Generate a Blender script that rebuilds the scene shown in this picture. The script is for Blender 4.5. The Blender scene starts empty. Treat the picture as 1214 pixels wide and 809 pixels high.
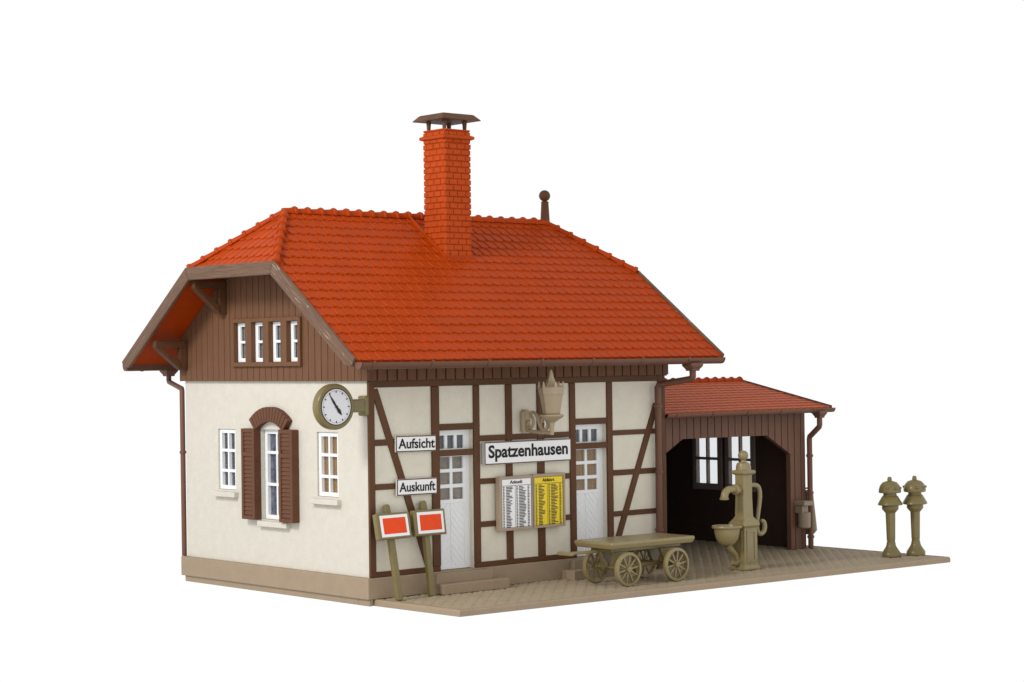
import bpy, math, random
from mathutils import Vector, Matrix
random.seed(7)
sc = bpy.context.scene
col = sc.collection
PI = math.pi

# ------------------------------------------------------------------ helpers
def gz(x): return -.035 + .003 * x          # the platform slopes a touch

def frac(a): return a - math.floor(a)

class MB:
    """collects faces; build() links them as ONE mesh object"""
    def __init__(s): s.v = []; s.f = []; s.m = []; s.cur = 0
    def face(s, idx): s.f.append(tuple(idx)); s.m.append(s.cur)
    def box(s, x0, x1, y0, y1, z0, z1):
        b = len(s.v)
        s.v += [(x0,y0,z0),(x1,y0,z0),(x1,y1,z0),(x0,y1,z0),(x0,y0,z1),(x1,y0,z1),(x1,y1,z1),(x0,y1,z1)]
        for q in ((0,3,2,1),(4,5,6,7),(0,1,5,4),(1,2,6,5),(2,3,7,6),(3,0,4,7)): s.face([b+i for i in q])
        return s
    def hexa(s, lo, hi):
        b = len(s.v); s.v += [tuple(p) for p in lo] + [tuple(p) for p in hi]; n = len(lo)
        s.face([b+i for i in reversed(range(n))]); s.face([b+n+i for i in range(n)])
        for i in range(n):
            j = (i+1) % n; s.face([b+i, b+j, b+n+j, b+n+i])
        return s
    def prism(s, poly, axis, a0, a1):
        """poly of 2-d points extruded along axis (0:x 1:y 2:z)"""
        def P(p, a):
            return {0:(a,p[0],p[1]), 1:(p[0],a,p[1]), 2:(p[0],p[1],a)}[axis]
        return s.hexa([P(p,a0) for p in poly], [P(p,a1) for p in poly])
    def bar(s, p, q, w, d, up=(0,0,1)):
        """rectangular bar from p to q, w across, d along 'up'"""
        p, q = Vector(p), Vector(q); t = (q-p).normalized(); u = Vector(up)
        sd = t.cross(u).normalized(); u = sd.cross(t).normalized()
        o = [sd*(-w/2)+u*(-d/2), sd*(w/2)+u*(-d/2), sd*(w/2)+u*(d/2), sd*(-w/2)+u*(d/2)]
        return s.hexa([p+i for i in o], [q+i for i in o])
    def rings(s, rings, closed=True, cap=True):
        n = len(rings[0]); b = len(s.v)
        for r in rings: s.v += [tuple(p) for p in r]
        for k in range(len(rings)-1):
            for i in range(n if closed else n-1):
                j = (i+1) % n
                s.face([b+k*n+i, b+k*n+j, b+(k+1)*n+j, b+(k+1)*n+i])
        if cap:
            s.face([b+i for i in reversed(range(n))]); s.face([b+(len(rings)-1)*n+i for i in range(n)])
        return s
    def lathe(s, prof, c=(0,0,0), n=24, axis='z', sides=None, rot=0, cap=True):
        """prof: (r, h) along the axis"""
        n = sides or n; R = []
        for r, h in prof:
            ring = []
            for i in range(n):
                a = rot + 2*PI*i/n; x, y = r*math.cos(a), r*math.sin(a)
                if axis == 'z': p = (c[0]+x, c[1]+y, c[2]+h)
                elif axis == 'y': p = (c[0]+x, c[1]+h, c[2]-y)
                else: p = (c[0]+h, c[1]+x, c[2]+y)
                ring.append(p)
            R.append(ring)
        return s.rings(R, cap=cap)
    def tube(s, pts, rad, n=12, sub=0):
        pts = [Vector(p) for p in pts]
        if sub:
            P = pts; pts = []
            for i in range(len(P)-1):
                p0 = P[max(i-1,0)]; p1 = P[i]; p2 = P[i+1]; p3 = P[min(i+2,len(P)-1)]
                for k in range(sub):
                    t = k/sub
                    pts.append(.5*((2*p1)+(p2-p0)*t+(2*p0-5*p1+4*p2-p3)*t*t+(3*p1-p0-3*p2+p3)*t**3))
            pts.append(P[-1])
        m = len(pts); R = []
        t0 = (pts[1]-pts[0]).normalized()
        u = t0.cross(Vector((.31,.22,.93))).normalized()
        for i in range(m):
            t = (pts[min(i+1,m-1)]-pts[max(i-1,0)]).normalized()
            u = (u - t*u.dot(t)).normalized(); w = t.cross(u)
            r = rad[min(len(rad)-1, int(round(i*(len(rad)-1)/(m-1))))] if isinstance(rad, (list,tuple)) else rad
            if isinstance(rad,(list,tuple)):
                f = i*(len(rad)-1)/(m-1); a = int(f); bq = min(a+1,len(rad)-1); r = rad[a]*(1-(f-a))+rad[bq]*(f-a)
            R.append([pts[i]+(u*math.cos(2*PI*k/n)+w*math.sin(2*PI*k/n))*r for k in range(n)])
        return s.rings(R)
    def build(s, name, mats, parent=None, bevel=0, smooth=False, seg=2, solid=0, soff=-1, weld=False):
        base = Vector(BASE.get(root_of(parent), (0,0,0))) if parent else Vector((0,0,0))
        me = bpy.data.meshes.new(name)
        me.from_pydata([tuple(Vector(p)-base) for p in s.v], [], s.f)
        if not isinstance(mats, (list,tuple)): mats = [mats]
        for m in mats: me.materials.append(m)
        if len(mats) > 1: me.polygons.foreach_set('material_index', s.m)
        import bmesh
        bm = bmesh.new(); bm.from_mesh(me)
        if weld: bmesh.ops.remove_doubles(bm, verts=bm.verts, dist=1e-4)
        bmesh.ops.recalc_face_normals(bm, faces=bm.faces)
        bm.to_mesh(me); bm.free()
        if smooth:
            me.polygons.foreach_set('use_smooth', [True]*len(me.polygons))
            try: me.set_sharp_from_angle(angle=math.radians(38))
            except Exception: pass
        o = bpy.data.objects.new(name, me); col.objects.link(o)
        if parent: o.parent = parent
        if solid:
            md = o.modifiers.new('s','SOLIDIFY'); md.thickness = solid; md.offset = soff
        if bevel:
            md = o.modifiers.new('b','BEVEL'); md.width = bevel; md.segments = seg; md.limit_method = 'ANGLE'; md.angle_limit = math.radians(35)
        return o

BASE = {}
def root_of(o):
    while o is not None and o.parent is not None: o = o.parent
    return o.name if o else None

def thing(name, label, cat, loc=(0,0,0), group=None):
    o = bpy.data.objects.new(name, None); col.objects.link(o); o.location = loc
    o.empty_display_size = .2
    BASE[o.name] = loc; o['label'] = label; o['category'] = cat
    if group: o['group'] = group
    return o

def part_empty(name, parent):
    o = bpy.data.objects.new(name, None); col.objects.link(o); o.parent = parent; return o

# ------------------------------------------------------------------ materials
def lin(r, g, b):
    f = lambda c: ((c/255+.055)/1.055)**2.4 if c/255 > .04045 else c/255/12.92
    return (f(r), f(g), f(b), 1)

def plastic(name, c, rough=.5, var=.08, vscale=3., bump=.15, bscale=30., stretch=None, spec=.35, fine=0, fscale=160., patch=None):
    """moulded plastic: faint mottling, a fine tooth in the surface, optional grain direction"""
    m = bpy.data.materials.new(name); m.use_nodes = True
    nt = m.node_tree; N = nt.nodes; L = nt.links; p = N['Principled BSDF']
    tc = N.new('ShaderNodeTexCoord'); mp = N.new('ShaderNodeMapping'); L.new(tc.outputs['Object'], mp.inputs[0])
    if stretch: mp.inputs['Scale'].default_value = stretch
    n1 = N.new('ShaderNodeTexNoise'); n1.inputs['Scale'].default_value = vscale; n1.inputs['Detail'].default_value = 6; n1.inputs['Roughness'].default_value = .65
    L.new(mp.outputs[0], n1.inputs['Vector'])
    r = N.new('ShaderNodeValToRGB'); r.color_ramp.elements[0].position = .3; r.color_ramp.elements[1].position = .72
    r.color_ramp.elements[0].color = tuple(x*(1-var) for x in c[:3])+(1,)
    r.color_ramp.elements[1].color = tuple(min(1, x*(1+var)) for x in c[:3])+(1,)
    L.new(n1.outputs[0], r.inputs[0]); out = r.outputs[0]
    if patch:
        n3 = N.new('ShaderNodeTexNoise'); n3.inputs['Scale'].default_value = patch[1]; n3.inputs['Detail'].default_value = 5; n3.inputs['Roughness'].default_value = .7
        L.new(mp.outputs[0], n3.inputs['Vector'])
        rr = N.new('ShaderNodeValToRGB'); rr.color_ramp.elements[0].position = patch[2]; rr.color_ramp.elements[1].position = patch[2]+.06
        L.new(n3.outputs[0], rr.inputs[0])
        mx = N.new('ShaderNodeMixRGB'); mx.inputs[2].default_value = patch[0]
        L.new(rr.outputs[0], mx.inputs[0]); L.new(out, mx.inputs[1]); out = mx.outputs[0]
    L.new(out, p.inputs['Base Color'])
    p.inputs['Roughness'].default_value = rough; p.inputs['Specular IOR Level'].default_value = spec
    nb = N.new('ShaderNodeTexNoise'); nb.inputs['Scale'].default_value = bscale; nb.inputs['Detail'].default_value = 5
    L.new(mp.outputs[0], nb.inputs['Vector'])
    b = N.new('ShaderNodeBump'); b.inputs['Strength'].default_value = bump; b.inputs['Distance'].default_value = .02
    L.new(nb.outputs[0], b.inputs['Height']); nrm = b.outputs[0]
    if fine:
        nf = N.new('ShaderNodeTexNoise'); nf.inputs['Scale'].default_value = fscale; nf.inputs['Detail'].default_value = 2
        L.new(tc.outputs['Object'], nf.inputs['Vector'])
        b2 = N.new('ShaderNodeBump'); b2.inputs['Strength'].default_value = fine; b2.inputs['Distance'].default_value = .01
        L.new(nf.outputs[0], b2.inputs['Height']); L.new(nrm, b2.inputs['Normal']); nrm = b2.outputs[0]
    L.new(nrm, p.inputs['Normal'])
    # roughness wanders a little
    mr = N.new('ShaderNodeMapRange'); mr.inputs['To Min'].default_value = rough-.08; mr.inputs['To Max'].default_value = rough+.1
    L.new(n1.outputs[0], mr.inputs[0]); L.new(mr.outputs[0], p.inputs['Roughness'])
    return m

M = {}
M['cream'] = plastic('cream render', (.595,.562,.49,1), .75, .05, 5, .2, 26, spec=.2, fine=.75, fscale=42)
M['infill'] = plastic('infill render', (.665,.625,.52,1), .75, .05, 4, .3, 22, spec=.2, fine=.8, fscale=38)
M['timber'] = plastic('dark timber plastic', (.10,.044,.020,1), .5, .18, 5, .3, 25, (1,1,.25), spec=.16)
M['timberx'] = plastic('dark timber plastic lying', (.10,.044,.020,1), .5, .18, 5, .3, 25, (.25,1,1), spec=.16)
M['clad'] = plastic('brown board plastic', (.15,.072,.037,1), .6, .14, 3, .5, 14, (6,6,.35), spec=.15)
def wood(name, ang, c, worn, thr):
    """moulded wood grain running along a board laid at angle ang in the gable plane, the ridges rubbed pale"""
    m = bpy.data.materials.new(name); m.use_nodes = True; nt = m.node_tree; N = nt.nodes; L = nt.links; p = N['Principled BSDF']
    tc = N.new('ShaderNodeTexCoord'); mp = N.new('ShaderNodeMapping'); mp.inputs['Rotation'].default_value = (ang,0,0); L.new(tc.outputs['Object'], mp.inputs[0])
    mp2 = N.new('ShaderNodeMapping'); mp2.inputs['Scale'].default_value = (9,.9,16); L.new(mp.outputs[0], mp2.inputs[0])
    n = N.new('ShaderNodeTexNoise'); n.inputs['Scale'].default_value = 1.4; n.inputs['Detail'].default_value = 5; n.inputs['Distortion'].default_value = 1.6; L.new(mp2.outputs[0], n.inputs['Vector'])
    r = N.new('ShaderNodeValToRGB'); r.color_ramp.elements[0].position = .3; r.color_ramp.elements[1].position = .7
    r.color_ramp.elements[0].color = tuple(x*.72 for x in c[:3])+(1,); r.color_ramp.elements[1].color = tuple(x*1.2 for x in c[:3])+(1,); L.new(n.outputs[0], r.inputs[0])
    n2 = N.new('ShaderNodeTexNoise'); n2.inputs['Scale'].default_value = 2.2; n2.inputs['Detail'].default_value = 6; n2.inputs['Roughness'].default_value = .75; n2.inputs['Distortion'].default_value = .8; L.new(mp2.outputs[0], n2.inputs['Vector'])
    r2 = N.new('ShaderNodeValToRGB'); r2.color_ramp.elements[0].position = thr; r2.color_ramp.elements[1].position = thr+.07; L.new(n2.outputs[0], r2.inputs[0])
    mx = N.new('ShaderNodeMixRGB'); mx.inputs[2].default_value = worn; L.new(r2.outputs[0], mx.inputs[0]); L.new(r.outputs[0], mx.inputs[1]); L.new(mx.outputs[0], p.inputs['Base Color'])
    b = N.new('ShaderNodeBump'); b.inputs['Strength'].default_value = .8; b.inputs['Distance'].default_value = .03; L.new(n.outputs[0], b.inputs['Height']); L.new(b.outputs[0], p.inputs['Normal'])
    p.inputs['Roughness'].default_value = .5; p.inputs['Specular IOR Level'].default_value = .3
    return m
BC = (.135,.074,.044,1)
M['barge'] = wood('brown board level', 0, BC, (.42,.31,.22,1), .70)
M['barge_near'] = wood('brown board worn', -math.radians(36.4), BC, (.56,.44,.33,1), .585)
M['barge_back'] = wood('brown board sloped', math.radians(36.4), BC, (.42,.31,.22,1), .70)
M['gutter'] = plastic('brown gutter plastic', (.145,.066,.042,1), .45, .08, 3, .1, 30, spec=.25)
M['brown'] = plastic('shed brown plastic', (.14,.068,.042,1), .55, .12, 3, .3, 18, (2,2,.4), spec=.25)
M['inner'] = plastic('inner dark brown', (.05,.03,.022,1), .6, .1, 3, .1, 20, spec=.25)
M['shutter'] = plastic('shutter brown', (.115,.046,.022,1), .5, .1, 4, .2, 25, spec=.2)
M['tile'] = plastic('orange roof tile', (.375,.043,.002,1), .44, .10, 2.2, .1, 40, spec=.09)
M['tile2'] = plastic('rust red roof tile', (.45,.085,.02,1), .5, .1, 3, .12, 40, spec=.22)
M['brick'] = plastic('orange brick', (.42,.060,.009,1), .6, .12, 4, .2, 35, spec=.08)
M['stone'] = plastic('beige base stone', (.325,.243,.162,1), .6, .07, 3, .25, 40, spec=.3, fine=.3)
M['white']   = plastic('white window plastic', (.80,.81,.81,1), .4, .02, 3, .05, 30, spec=.4)
M['door']    = plastic('white door plastic', (.76,.77,.78,1), .42, .02, 3, .05, 30, spec=.4)
M['olive'] = plastic('olive plastic', (.17,.132,.045,1), .30, .1, 4, .15, 25, spec=.45)
M['olivel'] = plastic('pale olive plastic', (.245,.193,.088,1), .30, .08, 4, .15, 25, spec=.45)
M['lamp'] = plastic('putty lamp plastic', (.355,.278,.175,1), .4, .06, 4, .1, 25, spec=.35)
M['bin']     = plastic('grey brown plastic', (.27,.205,.145,1), .45, .07, 4, .1, 25, spec=.4)
M['capm'] = plastic('chimney cap brown', (.11,.052,.028,1), .55, .2, 5, .3, 15, spec=.16, patch=((.30,.17,.11,1), 5, .74))
M['ink']     = plastic('black print', (.012,.011,.011,1), .5, .05, 3, .02, 20, spec=.3)
M['paper']   = plastic('white sign card', (.80,.80,.79,1), .45, .02, 6, .03, 30, spec=.35)
M['edge']    = plastic('sign edge grey', (.55,.53,.50,1), .5, .05, 6, .03, 30)
M['border']  = plastic('sign brown border', (.09,.04,.03,1), .5, .05, 6, .03, 30)
M['red'] = plastic('orange red print', (.72,.065,.012,1), .45, .10, 4, .1, 8, spec=.15)
M['yellow']  = plastic('yellow print', (.78,.58,.01,1), .45, .03, 4, .03, 30)
M['dial']    = plastic('clock dial', (.72,.72,.74,1), .35, .02, 6, .03, 30, spec=.4)
M['frame']   = plastic('tan frame plastic', (.36,.27,.19,1), .45, .07, 4, .1, 30, spec=.35)
M['curtg'] = plastic('grey lace', (.16,.175,.23,1), .7, .75, 12, .3, 20)
M['curtw'] = plastic('pale curtain', (.22,.22,.22,1), .7, .3, 8, .4, 14, (1,9,.2))
M['curtd'] = plastic('taupe curtain', (.27,.215,.155,1), .7, .35, 7, .3, 14)
M['curtn'] = plastic('slate curtain', (.085,.088,.105,1), .7, .4, 9, .3, 14)
M['curtb'] = plastic('brown curtain', (.34,.185,.05,1), .7, .35, 6, .3, 14, (5,5,.4))

def pave_mat():
    m = plastic('beige paving', (.335,.268,.182,1), .62, .08, 2.5, .1, 40, spec=.3)
    nt = m.node_tree; N = nt.nodes; L = nt.links; p = N['Principled BSDF']
    tc = N.new('ShaderNodeTexCoord'); mp = N.new('ShaderNodeMapping'); L.new(tc.outputs['Object'], mp.inputs[0])
    mp.inputs['Rotation'].default_value = (0,0,math.radians(0))
    return m
M['pave'] = pave_mat()

def glass_mat():
    m = bpy.data.materials.new('window glass'); m.use_nodes = True
    nt = m.node_tree; N = nt.nodes; L = nt.links
    for n in list(N):
        if n.type != 'OUTPUT_MATERIAL': N.remove(n)
    out = [n for n in N if n.type == 'OUTPUT_MATERIAL'][0]
    tr = N.new('ShaderNodeBsdfTransparent'); tr.inputs[0].default_value = (.9,.91,.92,1)
    gl = N.new('ShaderNodeBsdfGlossy'); gl.inputs['Roughness'].default_value = .06
    lw = N.new('ShaderNodeLayerWeight'); pw = N.new('ShaderNodeMath'); pw.operation = 'POWER'; pw.inputs[1].default_value = 5; L.new(lw.outputs['Facing'], pw.inputs[0])
    fr = N.new('ShaderNodeMath'); fr.operation = 'MULTIPLY_ADD'; fr.inputs[1].default_value = .9; fr.inputs[2].default_value = .035; L.new(pw.outputs[0], fr.inputs[0])
    mx = N.new('ShaderNodeMixShader'); L.new(fr.outputs[0], mx.inputs[0]); L.new(tr.outputs[0], mx.inputs[1]); L.new(gl.outputs[0], mx.inputs[2])
    L.new(mx.outputs[0], out.inputs[0]); return m
M['glass'] = glass_mat()

# ------------------------------------------------------------------ generators
def wall_holes(mb, axis, face, thick, u0, u1, z0, z1, holes):
    """slab in the plane axis=face with rectangular holes (ua,ub,za,zb); thickness goes to +axis"""
    us = sorted({u0,u1}|{h[0] for h in holes}|{h[1] for h in holes}); zs = sorted({z0,z1}|{h[2] for h in holes}|{h[3] for h in holes})
    inside = lambda u,z: any(h[0]<u<h[1] and h[2]<z<h[3] for h in holes)
    def P(u,z,d): return (face+d,u,z) if axis == 0 else (u,face+d,z)
    nu, nz = len(us)-1, len(zs)-1
    solid = {(i,j): not inside((us[i]+us[i+1])/2,(zs[j]+zs[j+1])/2) for i in range(nu) for j in range(nz)}
    idx = {}
    def V(i,j,d):
        k=(i,j,d)
        if k not in idx: idx[k]=len(mb.v); mb.v.append(P(us[i],zs[j],d))
        return idx[k]
    for (i,j),s in solid.items():
        if not s: continue
        mb.face([V(i,j,0),V(i+1,j,0),V(i+1,j+1,0),V(i,j+1,0)]); mb.face([V(i,j,thick),V(i,j+1,thick),V(i+1,j+1,thick),V(i+1,j,thick)])
        for (di,dj,a,b) in ((-1,0,(0,0),(0,1)),(1,0,(1,0),(1,1)),(0,-1,(0,0),(1,0)),(0,1,(0,1),(1,1))):
            if not solid.get((i+di,j+dj), False):
                mb.face([V(i+a[0],j+a[1],0),V(i+b[0],j+b[1],0),V(i+b[0],j+b[1],thick),V(i+a[0],j+a[1],thick)])
    return mb

def grooved(mb, axis, face, out, u0, u1, pitch, gap, depth, spans, extra=(), th=.08):
    """boards side by side: a strip with narrow grooves. spans(u) -> list of (z0,z1). out = -1/+1: which way the boards stand proud."""
    us = []
    k = u0
    while k < u1-1e-6:
        e = min(k+pitch, u1)
        us += [(k+gap*.5, 0), (e-gap*.5, 0)]
        if e < u1-1e-6: us += [(e-gap*.42, 1), (e+gap*.42, 1)]
        k = e
    us[0] = (u0,0); us[-1] = (u1,0)
    for x in extra:
        d = 0
        us += [(x-1e-4, d), (x+1e-4, d)]
    us.sort()
    def P(u,z,d): return (face+d,u,z) if axis == 0 else (u,face+d,z)
    for (a,da),(b,db) in zip(us, us[1:]):
        if b-a < 1e-7: continue
        m = (a+b)/2
        sa, sb, smid = spans(a+1e-6 if b-a>4e-4 else a), spans(b-1e-6 if b-a>4e-4 else b), spans(m)
        if len(sa) != len(smid): sa = smid
        if len(sb) != len(smid): sb = smid
        for (za0,za1),(zb0,zb1) in zip(sa, sb):
            i = len(mb.v)
            A, B = -out*da*depth, -out*db*depth
            T = -out*th
            mb.v += [P(a,za0,A),P(b,zb0,B),P(b,zb1,B),P(a,za1,A),P(a,za0,T),P(b,zb0,T),P(b,zb1,T),P(a,za1,T)]
            for q in ((0,1,2,3),(4,7,6,5),(0,4,5,1),(3,2,6,7)): mb.face([i+w for w in q])
            if a == us[0][0]: mb.face([i,i+3,i+7,i+4])
            if b == us[-1][0]: mb.face([i+1,i+5,i+6,i+2])
    return mb

def tiled(mb, O, xd, sd, n, slen, rows, tw, xmin, xmax, xl, xr, lip=.027, rib=.014, scal=.22, per=20):
    """one continuous sheet of staggered round-ended tiles. O ridge-side origin, xd along the rows, sd down the slope"""
    O, xd, sd, n = map(Vector, (O, xd, sd, n)); pitch = slen/rows
    nc = int(math.ceil((xmax-xmin)/tw*per))+1
    cols = []
    for i in range(nc):
        x = xmin+i*tw/per; pts = []
        prev = 0.
        for k in range(rows):
            u = frac(x/tw+.5*(k%2)); c = abs(2*u-1)**2.6
            jit = math.sin((math.floor(x/tw+.5*(k%2))*12.9+k*78.2))*1.0
            e = (k+1)*pitch-pitch*scal*c
            if k == rows-1: e = slen-pitch*.1*c
            rb = rib*math.exp(-((u-.07)/.042)**2)-.006*math.exp(-((u-.97)/.04)**2)+.004*(1-u)
            for s in (prev+.0015, (prev*.6+e*.4), (prev*.12+e*.88), e):
                t = (s-k*pitch)/pitch
                h = lip*(.12+.88*max(0,min(1.1,t+.12)))*(1+.08*jit)+rb
                if s == e: h -= .006
                pts.append((s,h))
            prev = e
        pts.append((slen+.001, -.02))
        cols.append((x,pts))
    b = len(mb.v); m = len(cols[0][1])
    for x,pts in cols:
        for s,h in pts:
            ss = max(0, min(slen, s)); xx = max(xl(ss), min(xr(ss), x))
            mb.v.append(tuple(O+xd*xx+sd*s+n*h))
    for i in range(nc-1):
        for j in range(m-1):
            mb.face([b+i*m+j, b+(i+1)*m+j, b+(i+1)*m+j+1, b+i*m+j+1])
    return mb

def capping(mb, A, B, up, r=.085, L=.3, flip=False, n=12):
    """overlapping half-round ridge tiles from A to B"""
    A, B, up = Vector(A), Vector(B), Vector(up)
    t = (B-A); ln = t.length; t.normalize(); sdv = t.cross(up).normalized(); up = sdv.cross(t).normalized()
    cnt = max(1, round(ln/L)); L = ln/cnt; R = []
    prof = [(0,.80),(.25,.84),(.55,.92),(.74,1.0),(.78,1.22),(.88,1.32),(.97,1.22),(.999,.95)]
    for k in range(cnt):
        for q, f in prof:
            qq = 1-q if flip else q
            R.append(((k+qq)*L, f*(1+.04*math.sin(k*5.1))))
    R.sort()
    rings = []
    for s, f in R:
        c = A+t*s
        rings.append([c+sdv*(math.cos(a)*r*f*1.05)+up*(math.sin(a)*r*f) for a in [(-.12+1.24*i/(n-1))*PI for i in range(n)]])
    return mb.rings(rings)

def text_on(name, body, x0, x1, z0, z1, y, mat, parent, bold=.0, fit_h=True):
    """lettering in the plane y facing -y, fitted to a box (mesh made from the built-in font)"""
    cu = bpy.data.curves.new(name, 'FONT'); cu.body = body; cu.size = 1; cu.extrude = .0; cu.offset = bold; cu.resolution_u = 4
    to = bpy.data.objects.new(name+'_t', cu); col.objects.link(to)
    bpy.context.view_layer.update()
    me = bpy.data.meshes.new_from_object(to.evaluated_get(bpy.context.evaluated_depsgraph_get()))
    bpy.data.objects.remove(to); bpy.data.curves.remove(cu)
    xs = [v.co.x for v in me.vertices]; ys = [v.co.y for v in me.vertices]
    sx = (x1-x0)/(max(xs)-min(xs)); sz = (z1-z0)/(max(ys)-min(ys))
    base = Vector(BASE.get(root_of(parent),(0,0,0)))
    for v in me.vertices:
        v.co = Vector((x0+(v.co.x-min(xs))*sx, y, z0+(v.co.y-min(ys))*sz))-base
    me.materials.clear(); me.materials.append(mat)
    me.name = name
    o = bpy.data.objects.new(name, me); col.objects.link(o); o.parent = parent
    md = o.modifiers.new('s','SOLIDIFY'); md.thickness = .004; md.offset = 0
    return o

# ------------------------------------------------------------------ dimensions
L_, D_, P_, H_ = 7.34, 6.057, .345, 3.815
XO, YO, ZE, ZR, ZH = .87, .817, 4.191, 7.027, 5.945
MID = D_/2
SL = (ZR-ZE)/(MID+YO)
YK = -YO+(ZH-ZE)/SL
R1, R2 = .36, 6.95
XR = L_+.82                       # right verge plane
def roof_z(y): return ZE+SL*(min(y, D_-y)+YO)

# ------------------------------------------------------------------ setting
def ground():
    mb = MB()
    # an added support plate, fully transparent so no shadow shows on it: it ends a little in front of the model and runs far back
    B, R_ = Vector((.655,.756,0)), Vector((.756,-.655,0)); c = Vector((3,0,0))
    for a, b in ((-11,-40),(-11,40),(400,400),(400,-400)):
        p = c+B*a+R_*b; mb.v.append((p.x,p.y,gz(p.x)-.115))
    mb.face([0,1,2,3])
    m = bpy.data.materials.new('clear acrylic sheet'); m.use_nodes = True
    N = m.node_tree.nodes; L = m.node_tree.links; out = [n for n in N if n.type == 'OUTPUT_MATERIAL'][0]
    tr = N.new('ShaderNodeBsdfTransparent'); tr.inputs[0].default_value = (1,1,1,1); L.new(tr.outputs[0], out.inputs[0])
    o = mb.build('tabletop', m); o['kind'] = 'structure'
ground()

PF = [(.035,.3),(.116,-2.31),(12.49,-3.065),(12.58,5.0),(7.4,5.0),(7.4,.3)]
def platform():
    # top sheet with a plain kerb strip along the free edges
    def tilt(pts, dz): return [(x,y,gz(x)+dz) for x,y in pts]
    k = .10
    outer = PF
    inner = [(.035+k,.3),(.116+k,-2.31+k),(12.49-k,-3.065+k*1.1),(12.58-k,5.0),(7.4,5.0),(7.4,.3)]
    mb = MB(); mb.hexa(tilt(inner,-.1), tilt(inner,-.025)); o = mb.build('platform', M['pave']); o['kind'] = 'structure'
    # laid paving: a relief sheet of long staggered setts
    mb = MB(); sx, sy = .0195, .037
    ph, pw = .26, .13
    x0, x1, y0, y1 = .035+k, 12.58-k, -3.02, 4.95
    nx, ny = int((x1-x0)/sx), int((y1-y0)/sy)
    rnd = [random.uniform(-.004,.004) for _ in range(997)]
    idx = {}
    def yfront(x): return inner[1][1]+(inner[2][1]-inner[1][1])*(x-inner[1][0])/(inner[2][0]-inner[1][0])
    for i in range(nx+1):
        x = x0+(x1-x0)*i/nx
        lo = yfront(x); hi = .29 if x < 7.36 else 4.98
        for j in range(ny+1):
            y = y0+(y1-y0)*j/ny
            yy = max(lo, min(hi, y))
            c = math.floor(x/pw); q = frac(x/pw); r = y/ph+.5*(c%2)
            e = min(min(q,1-q)*pw, min(frac(r),1-frac(r))*ph)
            h = .022*(1-math.exp(-(e/.028)**2))+rnd[int(c*31+math.floor(r)*17) % 997]
            idx[i,j] = len(mb.v); mb.v.append((x,yy,gz(x)-.02+h))
    for i in range(nx):
        for j in range(ny):
            y = y0+(y1-y0)*(j+.5)/ny; x = x0+(x1-x0)*(i+.5)/nx
            if y < yfront(x)-sy or y > (.3 if x < 7.36 else 5): continue
            mb.face([idx[i,j],idx[i+1,j],idx[i+1,j+1],idx[i,j+1]])
    o = mb.build('paving', M['pave'], smooth=True); o['kind'] = 'structure'
    mb = MB()
    path = [0,1,2,3]
    b = []
    for i in path:
        x,y = outer[i]; xi,yi = inner[i]
        z = gz(x); zi = gz(xi)
        b.append([(x,y,z-.112),(x,y,z-.022),((x*.8+xi*.2),(y*.8+yi*.2),z+.004),(xi,yi,zi+.004),(xi,yi,zi-.112)])
    mb.rings(b); o = mb.build('kerb', M['stone'], bevel=.008); o['kind'] = 'structure'
platform()

# ------------------------------------------------------------------ station house
house = thing('station_house', 'cream half-timbered station house with orange tiled roof and brick chimney', 'house', (3.6,3.,0))

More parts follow.
